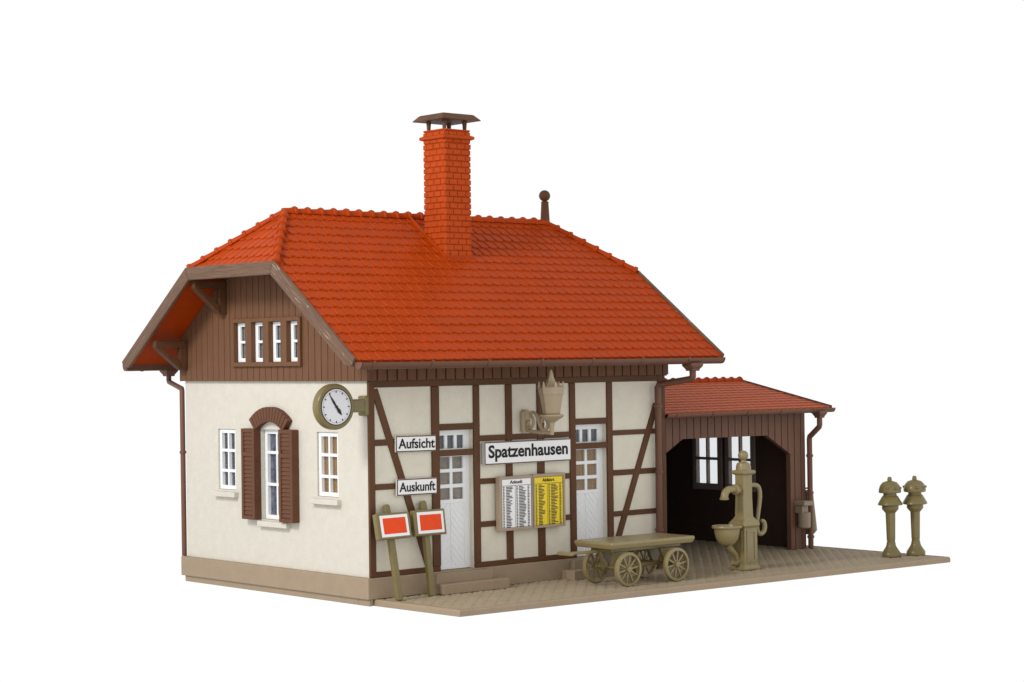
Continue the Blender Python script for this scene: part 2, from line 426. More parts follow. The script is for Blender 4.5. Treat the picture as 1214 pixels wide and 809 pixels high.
def build_house():
    # plinth and base plate
    mb = MB(); mb.box(-.1, 7.36, -.05, D_+.08, -.03, P_)
    mb.build('plinth', M['stone'], house, bevel=.015)
    mb = MB(); mb.hexa([(x,y,gz(x)-.112) for x,y in ((-.055,.31),(7.38,.31),(7.38,D_),(-.055,D_))], [(x,y,-.031) for x,y in ((-.055,.31),(7.38,.31),(7.38,D_),(-.055,D_))])
    mb.hexa([(-.055,-.02,-.148),(.028,-.02,-.148),(.028,.309,-.148),(-.055,.309,-.148)], [(-.055,-.02,-.031),(.028,-.02,-.031),(.028,.309,-.031),(-.055,.309,-.031)])
    mb.build('base_plate', M['stone'], house, bevel=.01)
    # walls
    gh = [(4.28,4.89,1.72,2.89),(.94,1.59,1.72,2.89),(2.60,3.39,1.21,2.905)]
    mb = wall_holes(MB(), 0, 0, .16, 0.022, D_-.002, P_+.001, H_+.04, gh); mb.build('wall', M['cream'], house)
    dh = [(1.562,2.372,P_,2.889),(4.909,5.746,P_,2.889)]
    mb = wall_holes(MB(), 1, 0, .16, 0.012, L_-.02, P_, H_+.05, dh); mb.build('wall', M['infill'], house)
    mb = MB(); mb.box(0.012, L_, D_-.157, D_+.002, P_, H_+.3); mb.build('wall', M['cream'], house)
    mb = MB(); mb.box(L_-.16, L_+.002, .17, D_-.16, P_, H_+.3); mb.build('wall', M['cream'], house)
    mb = MB(); mb.box(.17, L_-.17, .17, D_-.17, P_-.02, P_+.02); mb.build('floor', M['inner'], house)

    # timber frame
    fy0, fy1 = -.035, .02
    def post(x0, x1, z0, z1):
        mb = MB(); mb.box(x0, x1, fy0+random.uniform(-.004,.004), fy1, z0, z1); mb.build('timber_post', M['timber'], house, bevel=.01)
    def rail(x0, x1, z0, z1, y=fy0+.006):
        mb = MB(); mb.box(x0, x1, y+random.uniform(-.003,.003), fy1, z0, z1); mb.build('timber_rail', M['timberx'], house, bevel=.01)
    zb, zt = P_+.101, 3.695
    mb = MB(); mb.box(-.03, .10, fy0, .0205, P_+.002, H_); mb.build('timber_post', M['timber'], house, bevel=.01)
    for a, b in ((1.388,1.562),(2.372,2.514),(3.151,3.305),(3.935,4.109),(4.762,4.909),(5.746,5.894)): post(a, b, zb, zt)
    post(7.15, 7.345, P_+.002, H_)
    rail(.101, 7.149, 3.696, 3.815)
    rail(.101, 1.562, P_+.002, .445); rail(2.372, 4.909, P_+.002, .445); rail(5.746, 7.149, P_+.002, .445)
    for z0, z1 in ((2.666,2.776),(1.886,1.991),(1.08,1.185)): rail(.101, 1.387, z0, z1)
    rail(1.563, 2.371, 2.889, 3.008); rail(1.563, 2.371, 2.421, 2.535)
    rail(4.91, 5.745, 2.889, 3.008); rail(4.91, 5.745, 2.421, 2.535)
    xs = (2.515,3.150,3.306,3.934,4.110,4.761)
    for i in (0,2,4):
        for z0, z1 in ((2.665,2.769),(1.871,1.975),(1.081,1.185)): rail(xs[i], xs[i+1], z0, z1)
    for z0, z1 in ((2.654,2.752),(1.869,1.977),(1.072,1.173)): rail(5.895, 7.149, z0, z1)
    def brace(p, q):
        mb = MB(); (x0,z0),(x1,z1) = p,q
        w = .068
        a = math.atan2(z1-z0, x1-x0); nx, nz = -math.sin(a)*w, math.cos(a)*w
        mb.prism([(x0-nx,z0-nz),(x1-nx,z1-nz),(x1+nx,z1+nz),(x0+nx,z0+nz)], 1, fy0-.001, fy1)
        mb.build('timber_brace', M['timber'], house, bevel=.01)
    brace((1.30,.43),(.11,3.66)); brace((5.93,.45),(7.10,3.24))

    # windows of the gable side
    def window(y0, y1, z0, z1, X, rows, cur, fw=.075, bars=True):
        mb = MB(); d0, d1 = X, X+.06
        us = wall_holes
        cols = [y0+fw, (y0+y1)/2-.022, (y0+y1)/2+.022, y1-fw]
        zz = [z0+fw]
        for r in rows: zz += [r-.028, r+.028]
        zz.append(z1-fw)
        holes = [(cols[i],cols[i+1],zz[j],zz[j+1]) for i in (0,2) for j in range(0,len(zz),2)]
        wall_holes(mb, 0, X-.015, .085, y0, y1, z0, z1, holes)
        f = mb.build('window', M['white'], house, bevel=.008)
        mb = MB(); mb.box(X+.048, X+.052, y0+.02, y1-.02, z0+.02, z1-.02); mb.build('pane', M['glass'], f)
        if cur:
            mb = MB(); mb.box(X+.060, X+.066, y0+.015, y1-.015, z0+.015, z1-.015)
            mb.build('curtain', cur, f)
        return f
    def sill(f, y0, y1, z0, z1, x=-.105):
        mb = MB(); mb.box(x, .05, y0, y1, z0, z1); mb.build('sill', M['cream'], f, bevel=.012)
    f = window(4.285, 4.885, 1.725, 2.885, .05, (2.085,2.475), M['curtn']); sill(f, 4.19, 4.96, 1.585, 1.685)
    f = window(.945, 1.585, 1.725, 2.885, .05, (2.085,2.475), M['curtb']); sill(f, .85, 1.70, 1.585, 1.685)
    f = window(2.605, 3.385, 1.215, 2.90, .09, (1.87,2.47), M['curtg'], .08); sill(f, 2.46, 3.42, 1.085, 1.19)
    # shutters with louvres
    for y0 in (3.40, 2.155):
        y1 = y0+.44
        mb = MB()
        wall_holes(mb, 0, -.165, .15, y0, y1, 1.205, 2.92, [(y0+.075,y1-.075,1.275,2.40),(y0+.075,y1-.075,2.475,2.845)])
        s = mb.build('shutter', M['shutter'], house, bevel=.008)
        mb = MB()
        mb.box(-.138,-.02, y0+.07,y1-.07,1.27,2.85)
        z = 1.30
        while z < 2.82:
            if not 2.37 < z < 2.47:
                mb.hexa([(-.156,y0+.078,z),(-.156,y1-.078,z),(-.136,y1-.078,z),(-.136,y0+.078,z)], [(-.143,y0+.078,z+.06),(-.143,y1-.078,z+.06),(-.136,y1-.078,z+.062),(-.136,y0+.078,z+.062)])
            z += .078
        mb.build('louvres', M['shutter'], s)
    # brick arch: one ring of wedge bricks
    mb = MB(); cz = 2.386; n = 13; A = math.radians(43); rows_ = []
    ang = []
    for i in range(n):
        a0 = -A+2*A*i/n; a1 = -A+2*A*(i+1)/n; g = (a1-a0)*.1
        ang += [(a0+g*.3,0),(a0+g,1),(a1-g,1),(a1-g*.3,0)]
    rings = []
    for a, up in ang:
        x = -.115 if up else -.098
        ro, ri = (.948,.672) if up else (.938,.682)
        p = lambda r, xx: (xx, 2.995+math.sin(a)*r, cz+math.cos(a)*r)
        rings.append([p(ri,.01),p(ri,x),p(ro,x),p(ro,.01)])
    mb.rings(rings); mb.build('brick_arch', M['shutter'], house)

    # boarded gable with the attic window band
    hole = (1.98,4.09,4.165,4.93)
    def top(y): return min(roof_z(y)-.1, ZH-.06)
    def spans(y):
        if hole[0] < y < hole[1]: return [(H_,hole[2]),(hole[3],top(y))]
        return [(H_,top(y))]
    mb = grooved(MB(), 0, -.075, -1, -.085, D_+.085, .2, .018, .014, spans, (hole[0],hole[1],YK,D_-YK))
    mb.build('gable_boards', M['clad'], house, weld=True)
    mb = MB(); mb.prism([(-.02,H_-.02),(D_+.02,H_-.02),(D_+.02,roof_z(0)-.1),(D_-YK,ZH-.06),(YK,ZH-.06),(-.02,roof_z(0)-.1)], 0, L_+.003, L_+.07)
    mb.build('gable_boards', M['clad'], house)
    wf = part_empty('window_band', house)
    mb = MB(); y0,y1,z0,z1 = 1.90,4.19,4.09,5.0
    holes = []
    ys = [1.985,2.33,2.525,2.915,3.115,3.50,3.70,4.10]
    for i in range(0,8,2): holes.append((ys[i],ys[i+1],4.17,4.925))
    wall_holes(mb, 0, -.135, .22, y0, y1, z0, z1, holes); mb.build('frame', M['clad'], wf, bevel=.01)
    for i in range(0,8,2):
        a, b = ys[i]-.03, ys[i+1]+.03
        mb = MB(); wall_holes(mb, 0, -.035, .05, ys[i]+.003, ys[i+1]-.003, 4.173, 4.922, [(a+.12,b-.12,4.25,4.53),(a+.12,b-.12,4.58,4.85)])
        w = mb.build('sash', M['white'], wf, bevel=.008)
        # kept inside the band frame's depth
    mb = MB(); mb.box(.02,.026,1.93,4.15,4.15,4.95); mb.build('pane', M['glass'], wf)
    mb = MB(); mb.box(.035,.045,1.93,4.15,4.12,4.97); mb.build('curtain', M['curtw'], wf)

    # short boards under the eave of the long side
    mb = grooved(MB(), 1, -.075, -1, -.085, L_+.06, .222, .034, .045, lambda x: [(H_+.004, roof_z(-.075)-.13)])
    mb.build('eave_boards', M['clad'], house, weld=True)
    mb = MB(); mb.box(-.03, L_+.02, D_+.003, D_+.07, H_, roof_z(0)-.13); mb.build('eave_boards', M['clad'], house)

    # doors
    def door(x0, x1, cur):
        Y = .12; zb, zt = P_+.005, 2.46
        mb = MB()
        c = (x0+x1)/2
        fr = .10; px0, px1 = x0+fr, x1-fr-.05
        cm = .03
        rows = (1.62,1.83,1.90,2.115,2.18,2.40)
        holes = [(px0+.02,c-cm-.02,rows[i],rows[i+1]) for i in (0,2,4)]+[(c+cm-.02,px1,rows[i],rows[i+1]) for i in (0,2,4)]
        lower = (px0-.02, px1+.02, zb+.05, 1.55)
        wall_holes(mb, 1, Y, .05, x0-.02, x1+.02, zb, zt, holes+[lower])
        d = mb.build('door', M['door'], house, bevel=.007)
        # chevron panel as real relief
        mb = MB(); st = .0115; nx = int((lower[1]-lower[0])/st); nz = int((lower[3]-lower[2])/st); cx = (lower[0]+lower[1])/2-.03
        b = len(mb.v)
        for i in range(nx+1):
            x = lower[0]+(lower[1]-lower[0])*i/nx
            for j in range(nz+1):
                z = lower[2]+(lower[3]-lower[2])*j/nz
                q = frac((z+abs(x-cx)*1.15)/.135); h = .012*(1-math.exp(-(min(q,1-q)/.085)**2))
                if abs(x-cx) < .011: h = -.004
                if min(x-lower[0], lower[1]-x) < .03 : h = .004
                mb.v.append((x, Y+.018-h, z))
        for i in range(nx):
            for j in range(nz): mb.face([b+i*(nz+1)+j, b+(i+1)*(nz+1)+j, b+(i+1)*(nz+1)+j+1, b+i*(nz+1)+j+1])
        mb.build('panel', M['door'], d)
        mb = MB(); mb.box(x0+.03,x1-.03,Y+.03,Y+.036,1.59,2.44); mb.build('pane', M['glass'], d)
        mb = MB(); mb.box(x0+.03,x1-.03,Y+.052,Y+.058,1.59,2.44); mb.build('curtain', M['curtb' if cur else 'curtd'], d)
        # transom light
        mb = MB(); w = (x1-x0-.2)/3
        hs = [(x0+.08+i*(w+.02), x0+.08+i*(w+.02)+w-.05, 2.55, 2.79) for i in range(3)]
        wall_holes(mb, 1, Y, .05, x0-.02, x1+.02, 2.50, 2.90, hs)
        t = mb.build('transom', M['door'], house, bevel=.007)
        mb = MB(); mb.box(x0+.03,x1-.03,Y+.03,Y+.036,2.52,2.86); mb.build('pane', M['glass'], t)
        mb = MB(); mb.box(x0+.03,x1-.03,Y+.052,Y+.058,2.52,2.86); mb.build('curtain', M['curtn'], t)
    door(1.562, 2.372, False); door(4.909, 5.746, True)
    # door steps: one stepped block each
    def steps(a0, a1, b0, b1):
        mb = MB()
        mb.box(a0, a1, -.42, -.161, -.03, .15); mb.box(b0, b1, -.16, -.051, -.03, .325)
        mb.box(a0, b0-.001, -.16, -.051, -.03, .15); mb.box(b1+.001, a1, -.16, -.051, -.03, .15)
        mb.build('steps', M['stone'], house, bevel=.012)
    steps(1.30, 2.86, 1.36, 2.68); steps(4.47, 6.3, 4.70, 6.0)

build_house()

# ------------------------------------------------------------------ main roof
def build_roof():
    hy = MID+YO; slen = math.hypot(hy, ZR-ZE)
    sdn = Vector((0,-hy,-(ZR-ZE)))/slen; nrm = Vector((0,-(ZR-ZE),hy))/slen
    sk = slen*(ZR-ZH)/(ZR-ZE)                   # slope length from ridge to kink
    xl = lambda s: R1+(-XO-R1)*min(1, s/sk)
    xr = lambda s: R2+(XR-R2)*min(1, s/sk)
    mb = MB()
    tiled(mb, (0,MID,ZR-.03), (1,0,0), sdn, nrm, slen, 18, .228, -XO-.01, XR+.01, xl, xr)
    # back slope: plain sheet of tiles, coarser
    sdb = Vector((0,hy,-(ZR-ZE)))/slen; nb = Vector((0,(ZR-ZE),hy))/slen
    tiled(mb, (0,MID,ZR-.03), (1,0,0), sdb, nb, slen, 18, .228, -XO-.01, XR+.01, xl, xr, per=6)
    # hip ends
    for X0, X1, sg in ((R1,-XO,-1),(R2,XR,1)):
        run = abs(X1-X0); sl = math.hypot(run, ZR-ZH)
        sd = Vector((sg*run,0,-(ZR-ZH)))/sl; n = Vector((sg*(ZR-ZH),0,run))/sl
        w = MID-YK
        f0 = lambda s: -w*min(1,s/sl); f1 = lambda s: w*min(1,s/sl)
        tiled(mb, (X0,MID,ZR-.03), (0,1,0), sd, n, sl, 6, .228, -w-.01, w+.01, f0, f1, per=12)
    # underside
    t = .085
    def q(*p):
        b = len(mb.v); mb.v += p; mb.face(range(b, b+len(p)))
    for sg in (0,1):
        fy = (lambda y: y) if sg == 0 else (lambda y: D_-y)
        q((-XO,fy(-YO),ZE-t),(XR,fy(-YO),ZE-t),(XR,fy(YK),ZH-t),(R2,fy(MID),ZR-t),(R1,fy(MID),ZR-t),(-XO,fy(YK),ZH-t))
    q((-XO,YK,ZH-t),(-XO,D_-YK,ZH-t),(R1,MID,ZR-t)); q((XR,YK,ZH-t),(XR,D_-YK,ZH-t),(R2,MID,ZR-t))
    roof = mb.build('roof', M['tile'], house)
    capping(MB(), (R1-.06,MID,ZR-.02), (R2+.0,MID,ZR-.02), (0,0,1), .085, .3).build('ridge_cap', M['tile'], roof, smooth=True)
    for X0, X1 in ((R1,-XO),(R2,XR)):
        for Y in (YK, D_-YK):
            capping(MB(), (X1,Y,ZH+.01), (X0,MID,ZR-.01), (0,0,1), .07, .3, flip=True).build('hip_cap', M['tile'], roof, smooth=True)
    # bargeboards
    bh = .25
    def board(pts, x0, x1, mat='barge'):
        mb = MB(); mb.prism(pts, 0, x0, x1); return mb.build('bargeboard', M[mat], house, bevel=.018)
    for x0, x1 in ((-XO-.075,-XO-.005),(XR+.005,XR+.07)):
        up = .045
        zE, zK = ZE+up, ZH+up
        dz = bh/math.cos(math.atan(SL))
        ye = -YO-.03
        if x0 > 0: dz *= .62; bhx = bh*.62
        else: bhx = bh
        yc = YK+ (dz-bhx)/SL
        for m_ in (0,1):
            f = (lambda y: y) if m_ == 0 else (lambda y: D_-y)
            pts = [(f(ye),zE-.03*SL),(f(YK),zK),(f(yc),zK-bhx),(f(ye+.27),zE-.03*SL+.27*SL-dz),(f(ye+.07),zE-.16)]
            board(pts, x0, x1, 'barge_back' if m_ else 'barge_near')
        board([(YK+.002,zK-.001),(D_-YK-.002,zK-.001),(D_-yc-.002,zK-bhx),(yc+.002,zK-bhx)], x0+.003, x1-.003)
    # brackets under the boarded gable's overhang
    def bracket(y0, zt, zb):
        x1 = -.09; w = .13
        b = part_empty('bracket', house)
        mb = MB()
        mb.prism([(-.80,zt),(x1,zt),(x1,zt-.15),(-.80,zt-.15)], 1, y0, y0+w); mb.build('arm', M['timberx'], b, bevel=.012)
        mb = MB(); mb.prism([(x1-.16,zt-.151),(x1,zt-.151),(x1,zb),(x1-.10,zb),(x1-.16,zb+.05)], 1, y0, y0+w); mb.build('wall_piece', M['timber'], b, bevel=.012)
        mb = MB(); mb.prism([(-.82,zt-.13),(-.66,zt-.151),(x1-.155,zb+.17),(x1-.155,zb+.005)], 1, y0-.012, y0+w+.012); mb.build('strut', M['timber'], b, bevel=.012)
    bracket(4.40, 5.74, 5.10); bracket(5.83, 4.62, 4.03)
    # finial on the far end of the ridge
    f = part_empty('finial', house)
    mb = MB(); mb.lathe([(.10,0),(.095,.1),(.078,.4),(.085,.42),(.06,.44)], (6.93,MID,ZR+.0), 16); mb.build('spike', M['timber'], f, smooth=True)
    mb = MB(); mb.lathe([(.02,-.118)]+[(.12*math.sin(a), -.12*math.cos(a)) for a in [i*PI/14 for i in range(2,13)]]+[(.02,.118)], (6.925,MID,ZR+.555), 20); mb.build('ball', M['timber'], f, smooth=True)

    # gutters
    def gutter(y, sg, x0, x1, z, r, straps, par=house, mat='gutter'):
        mb = MB(); R = []
        n = 12
        for x, k in ((x0,.25),(x0,.8),(x0+.015,1),(x1-.015,1),(x1,.8),(x1,.25)):
            ring = [(x, y+math.cos(a)*r*k, z-abs(math.sin(a))*r*k*1.15) for a in [PI*i/n for i in range(n+1)]]
            ring += [(x, y-.78*r*k*math.cos(PI*i/n), z-.75*r*k*math.sin(PI*i/n)*1.15+.0) for i in range(n+1)]
            R.append(ring)
        mb.rings(R)
        for xa in (x0-.012, x1):
            mb.prism([(y+math.cos(PI*i/n)*r*1.02, z+.004-math.sin(PI*i/n)*r*1.18) for i in range(n+1)], 0, xa, xa+.012)
        g = mb.build('gutter', M[mat], par, smooth=True)
        for x in straps:
            mb = MB(); ring = []
            for dx in (-.022,.022):
                ring.append([(x+dx, y+math.cos(a)*r*1.07, z+.004-math.sin(a)*r*1.07*1.15) for a in [PI*(-.05+1.1*i/n) for i in range(n+1)]])
            mb.rings(ring, closed=False, cap=False); mb.build('gutter_strap', M[mat], g, solid=.012, soff=0)
        return g
    gutter(-YO-.085, -1, -XO-.01, XR-.10, ZE-.045, .105, [-.62+i*1.28 for i in range(7)])
    gutter(D_+YO+.085, 1, -XO+.05, XR-.10, ZE-.045, .105, [-.45, 1.0])
    # fascia between rafters and gutter
    mb = MB(); mb.box(-XO+.0, XR-.02, -YO+.03, -YO+.07, ZE-.15, ZE-.03); mb.build('fascia', M['gutter'], house)
    mb = MB(); mb.box(-XO+.0, XR-.02, D_+YO-.07, D_+YO-.03, ZE-.15, ZE-.03); mb.build('fascia', M['gutter'], house)

def downspout(par, top, elbow, foot, r, clips, fun, mat='gutter', square=False):
    """funnel under the gutter, short drop, sloping run back to the wall, long drop"""
    d = part_empty('downspout', par)
    x, y, z = top
    mb = MB()
    a, b = fun
    mb.rings([[(x-a,y-a,z),(x+a,y-a,z),(x+a,y+a,z),(x-a,y+a,z)], [(x-a,y-a,z-.06),(x+a,y-a,z-.06),(x+a,y+a,z-.06),(x-a,y+a,z-.06)], [(x-b,y-b,z-.13),(x+b,y-b,z-.13),(x+b,y+b,z-.13),(x-b,y+b,z-.13)], [(x-b,y-b,z-.16),(x+b,y-b,z-.16),(x+b,y+b,z-.16),(x-b,y+b,z-.16)]])
    mb.build('funnel', M[mat], d, bevel=.012)
    mb = MB(); e1, e2 = Vector((x,y,elbow[0])), Vector(elbow[1])
    mb.tube([(x,y,z-.15), e1+Vector((0,0,.03)), e1+(e2-e1)*.03, e2-(e2-e1)*.03, e2-Vector((0,0,.04)), foot], r, 12)
    mb.build('pipe', M[mat], d, smooth=True)
    for zc in clips:
        mb = MB(); f = (zc-foot[2])/(e2.z-foot[2]); cx = foot[0]+(e2.x-foot[0])*f; cy = foot[1]+(e2.y-foot[1])*f
        mb.lathe([(r,-.03),(r*1.28,-.025),(r*1.28,.025),(r,.03)], (cx,cy,zc), 14); mb.build('pipe_clip', M[mat], d, smooth=True)

build_roof()
downspout(house, (7.245,-.90,4.05), (3.74,(7.03,-.14,3.62)), (7.03,-.13,gz(7)+.0), .066, (3.2,1.9,.75), (.15,.10))
downspout(house, (.17,D_+YO+.085,4.07), (3.80,(-.0,D_+.13,3.66)), (-.0,D_+.11,P_), .052, (2.4,), (.14,.09))

# ------------------------------------------------------------------ chimney
def chimney():
    x0,x1,y0,y1 = 3.305,3.935,1.885,2.49
    mb = MB(); st = .009
    per = []                                      # perimeter points: (x,y,outward,u)
    def side(a, b, out, u0):
        n = int(round((Vector(b)-Vector(a)).length/st)); ln = (Vector(b)-Vector(a)).length
        for i in range(n):
            f = i/n; o = out
            per.append((a[0]+(b[0]-a[0])*f, a[1]+(b[1]-a[1])*f, o, u0+ln*f, i == 0))
        return u0+ln
    u = 0.
    u = side((x0,y0),(x1,y0),(0,-1),u); u = side((x1,y0),(x1,y1),(1,0),u); u = side((x1,y1),(x0,y1),(0,1),u); u = side((x0,y1),(x0,y0),(-1,0),u)
    ch = .1165; bl = u/12
    z0, z1 = 5.9, 8.66
    nz = int((z1-z0)/st); R = []
    rnd = [[random.uniform(-.004,.004) for _ in range(14)] for _ in range(40)]
    corner = {0:(-.7,-.7)}
    for j in range(nz+1):
        z = z0+(z1-z0)*j/nz; k = math.floor(z/ch); fz = frac(z/ch)
        ring = []
        for (x,y,o,uu,first) in per:
            q = uu/bl+.5*(k%2); fq = frac(q); bi = int(math.floor(q)) % 12
            g = min(min(fz,1-fz)*ch, min(fq,1-fq)*bl)
            h = .025*(1-math.exp(-(g/.011)**4))+rnd[k%40][bi]*(1 if g>.015 else .3)
            if first:
                ox, oy = {(0,-1):(-.8,-.8),(1,0):(.8,-.8),(0,1):(.8,.8),(-1,0):(-.8,.8)}[o]
            else: ox, oy = o
            ring.append((x+ox*h, y+oy*h, z))
        R.append(ring)
    mb.rings(R)
    c = mb.build('chimney', M['brick'], house)
    mb = MB()
    for z, e in ((8.445,.02),(8.475,.085),(8.535,.10),(8.575,.03)): pass
    mb.rings([[(x0-e,y0-e,z),(x1+e,y0-e,z),(x1+e,y1+e,z),(x0-e,y1+e,z)] for z,e in ((8.455,.012),(8.475,.075),(8.525,.085),(8.55,.035),(8.555,.012))])
    mb.build('brick_collar', M['brick'], c, bevel=.012)
    # flashing
    mb = MB(); zr = lambda y: roof_z(y)+.03
    e = .06
    mb.hexa([(x0-e,y0-e,zr(y0)-.12),(x0-.005,y0-e,zr(y0)-.12),(x0-.005,MID-.12,zr(MID-.12)-.1),(x0-e,MID-.12,zr(MID-.12)-.1)],
            [(x0-e,y0-e,zr(y0-e)+.02),(x0-.005,y0-e,zr(y0-e)+.02),(x0-.005,MID-.12,zr(MID-.12)+.03),(x0-e,MID-.12,zr(MID-.12)+.03)])
    mb.box(x0-.004, x1+.06, y0-e, y0-.01, zr(y0)-.14, zr(y0-e)+.03)
    mb.hexa([(x1+.03,y0-.009,zr(y0)-.12),(x1+.06,y0-.009,zr(y0)-.12),(x1+.06,MID-.12,zr(MID-.12)-.1),(x1+.03,MID-.12,zr(MID-.12)-.1)],
            [(x1+.03,y0-.009,zr(y0-e)+.02),(x1+.06,y0-.009,zr(y0-e)+.02),(x1+.06,MID-.12,zr(MID-.12)+.03),(x1+.03,MID-.12,zr(MID-.12)+.03)])
    mb.build('flashing', M['tile'], c, bevel=.01)
    # cap on four little legs
    mb = MB()
    def rr(e,z): return [(x0-e,y0-e,z),(x1+e,y0-e,z),(x1+e,y1+e,z),(x0-e,y1+e,z)]
    mb.rings([rr(.13,8.835), rr(.168,8.835), rr(.168,8.852), rr(.07,8.955), rr(.045,8.963)])
    mb.build('chimney_cap', M['capm'], c, bevel=.006)
    for x in (x0+.06,x1-.06):
        for y in (y0+.06,y1-.06):
            mb = MB(); mb.lathe([(.035,0),(.05,.17)], (x,y,8.66), 12); mb.build('cap_leg', M['capm'], c, smooth=True)
    mb = MB(); mb.box(x0+.02,x1-.02,y0+.02,y1-.02,8.60,8.664); mb.build('chimney_crown', M['brick'], c, bevel=.01)
chimney()

# ------------------------------------------------------------------ goods shed
shed = thing('open_shed', 'brown boarded open shed with low red tiled roof beside the house', 'shed', (9.5,2,gz(9.5)))
def build_shed():
    X0, X1, Y0, Y1 = 7.36, 12.03, .40, 4.75
    SE, SR, YR = 3.05, 3.615, 2.62
    EY = .02; XV = 12.42
    sl = (SR-SE)/(YR-EY)
    open_ = [(7.76,2.21),(8.27,2.49),(10.815,2.475),(11.54,2.06)]
    def zb(x):
        if x <= 7.76 or x >= 11.54: return gz(x)
        for (a,za),(b,zb_) in zip(open_, open_[1:]):
            if a <= x <= b: return za+(zb_-za)*(x-a)/(b-a)
        return gz(x)
    mb = grooved(MB(), 1, Y0, -1, X0, X1, .206, .024, .022, lambda x: [(zb(x), SE+.02)], (7.76,11.54,8.27,10.815), th=.11)
    mb.build('front_boards', M['brown'], shed, weld=True)
    # trim round the opening
    mb = MB(); pts = [(11.085,gz(11.1)),(11.085,2.10)]
    mb.box(11.53,11.66,Y0-.018,Y0+.11,gz(11.1),2.03); mb.build('door_jamb', M['brown'], shed, bevel=.01)
    mb = MB(); mb.box(7.66,7.77,Y0-.018,Y0+.11,gz(7.4),2.19); mb.build('door_jamb', M['brown'], shed, bevel=.01)
    # side wall with two windows, back wall
    zt = lambda y: SE-.06+sl*(min(y, 2*YR-y)-EY)-.03
    wins = [(1.86,2.55,1.29,2.46),(2.86,3.55,1.29,2.46)]
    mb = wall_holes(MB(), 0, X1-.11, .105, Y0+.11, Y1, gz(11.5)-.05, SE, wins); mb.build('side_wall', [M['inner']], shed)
    mb = grooved(MB(), 0, X1-.003, 1, Y0+.113, Y1, .206, .024, .022, lambda y: ([(gz(X1),1.29),(2.46,SE+.02)] if any(w[0]<y<w[1] for w in wins) else [(gz(X1),SE+.02)]), [w[i] for w in wins for i in (0,1)])
    mb.build('side_boards', M['brown'], shed, weld=True)
    mb = MB(); mb.prism([(EY+.38,SE+.0),(YR,SR-.09),(2*YR-EY-.38,SE+.0)], 0, X1-.05, X1+.02); mb.build('gable_boards', M['brown'], shed)
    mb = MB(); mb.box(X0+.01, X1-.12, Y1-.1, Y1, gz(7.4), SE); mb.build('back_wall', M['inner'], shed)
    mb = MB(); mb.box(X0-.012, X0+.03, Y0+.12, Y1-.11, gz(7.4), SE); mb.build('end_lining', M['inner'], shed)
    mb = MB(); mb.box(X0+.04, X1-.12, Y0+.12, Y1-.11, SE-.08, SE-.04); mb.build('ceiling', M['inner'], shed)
    for (a,b,c,d) in wins:
        mb = MB(); m = (a+b)/2; r = 1.863
        wall_holes(mb, 0, X1-.14, .1, a-.12, b+.1, c-.13, d+.06, [(a+.02,m-.022,c+.01,r-.03),(m+.022,b-.02,c+.01,r-.03),(a+.02,m-.022,r+.03,d-.02),(m+.022,b-.02,r+.03,d-.02)])
        w = mb.build('window', M['winb'], shed, bevel=.012)
        mb = MB(); mb.box(X1-.06,X1-.055,a,b,c,d); mb.build('pane', M['glass'], w)
    # roof
    mb = MB()
    hy = YR-EY; ln = math.hypot(hy, SR-SE)
    sd = Vector((0,-hy,-(SR-SE)))/ln; n = Vector((0,-(SR-SE),hy))/ln
    tiled(mb, (0,YR,SR-.02), (1,0,0), sd, n, ln, 12, .215, L_+.03, XV, lambda s: L_+.03, lambda s: XV, lip=.028, rib=.004, scal=.08, per=12)
    sd = Vector((0,hy,-(SR-SE)))/ln; n = Vector((0,(SR-SE),hy))/ln
    tiled(mb, (0,YR,SR-.02), (1,0,0), sd, n, ln, 12, .215, L_+.03, XV, lambda s: L_+.03, lambda s: XV, lip=.028, rib=.004, scal=.08, per=6)
    for sg in (0,1):
        f = (lambda y: y) if not sg else (lambda y: 2*YR-y)
        b = len(mb.v); mb.v += [(L_+.03,f(EY),SE-.08),(XV,f(EY),SE-.08),(XV,f(YR),SR-.08),(L_+.03,f(YR),SR-.08)]; mb.face(range(b,b+4))
    roof = mb.build('roof', M['tile2'], shed)
    capping(MB(), (L_+.03,YR,SR-.0), (XV-.0,YR,SR-.0), (0,0,1), .075, .27).build('ridge_cap', M['tile'], roof, smooth=True)
    # verge boards
    for m_ in (0,1):
        f = (lambda y: y) if not m_ else (lambda y: 2*YR-y)
        mb = MB(); mb.prism([(f(EY-.03),SE+.03),(f(YR),SR+.03),(f(YR),SR-.10),(f(EY-.03),SE-.10)], 0, XV+.003, XV+.05); mb.build('bargeboard', M['brown'], shed, bevel=.01)
    # gutter along the front
    y, z, r = EY-.05, SE-.02, .08
    mb = MB(); R = []; nn = 12
    for x, k in ((L_+.012,.3),(L_+.012,1),(XV-.1,1),(XV+.04,1.0),(XV+.05,.3)):
        R.append([(x, y+math.cos(a)*r*k, z-abs(math.sin(a))*r*k*1.2) for a in [PI*i/nn for i in range(nn+1)]]+[(x, y-.75*r*k*math.cos(PI*i/nn), z-.7*r*k*math.sin(PI*i/nn)*1.2) for i in range(nn+1)])
    mb.rings(R); g = mb.build('gutter', M['gutter'], shed, smooth=True)
    for x in [7.62+i*1.04 for i in range(5)]:
        mb = MB(); ring = []
        for dx in (-.02,.02): ring.append([(x+dx, y+math.cos(a)*r*1.08, z+.004-math.sin(a)*r*1.08*1.2) for a in [PI*i/nn for i in range(nn+1)]])
        mb.rings(ring, closed=False, cap=False); mb.build('gutter_strap', M['gutter'], g, solid=.012, soff=0)
    mb = MB(); mb.box(L_+.05, XV-.02, EY+.03, EY+.07, SE-.12, SE-.03); mb.build('fascia', M['brown'], shed)
M['winb'] = plastic('shed window frame', (.19,.155,.14,1), .5, .1, 4, .1, 25, spec=.35)
build_shed()
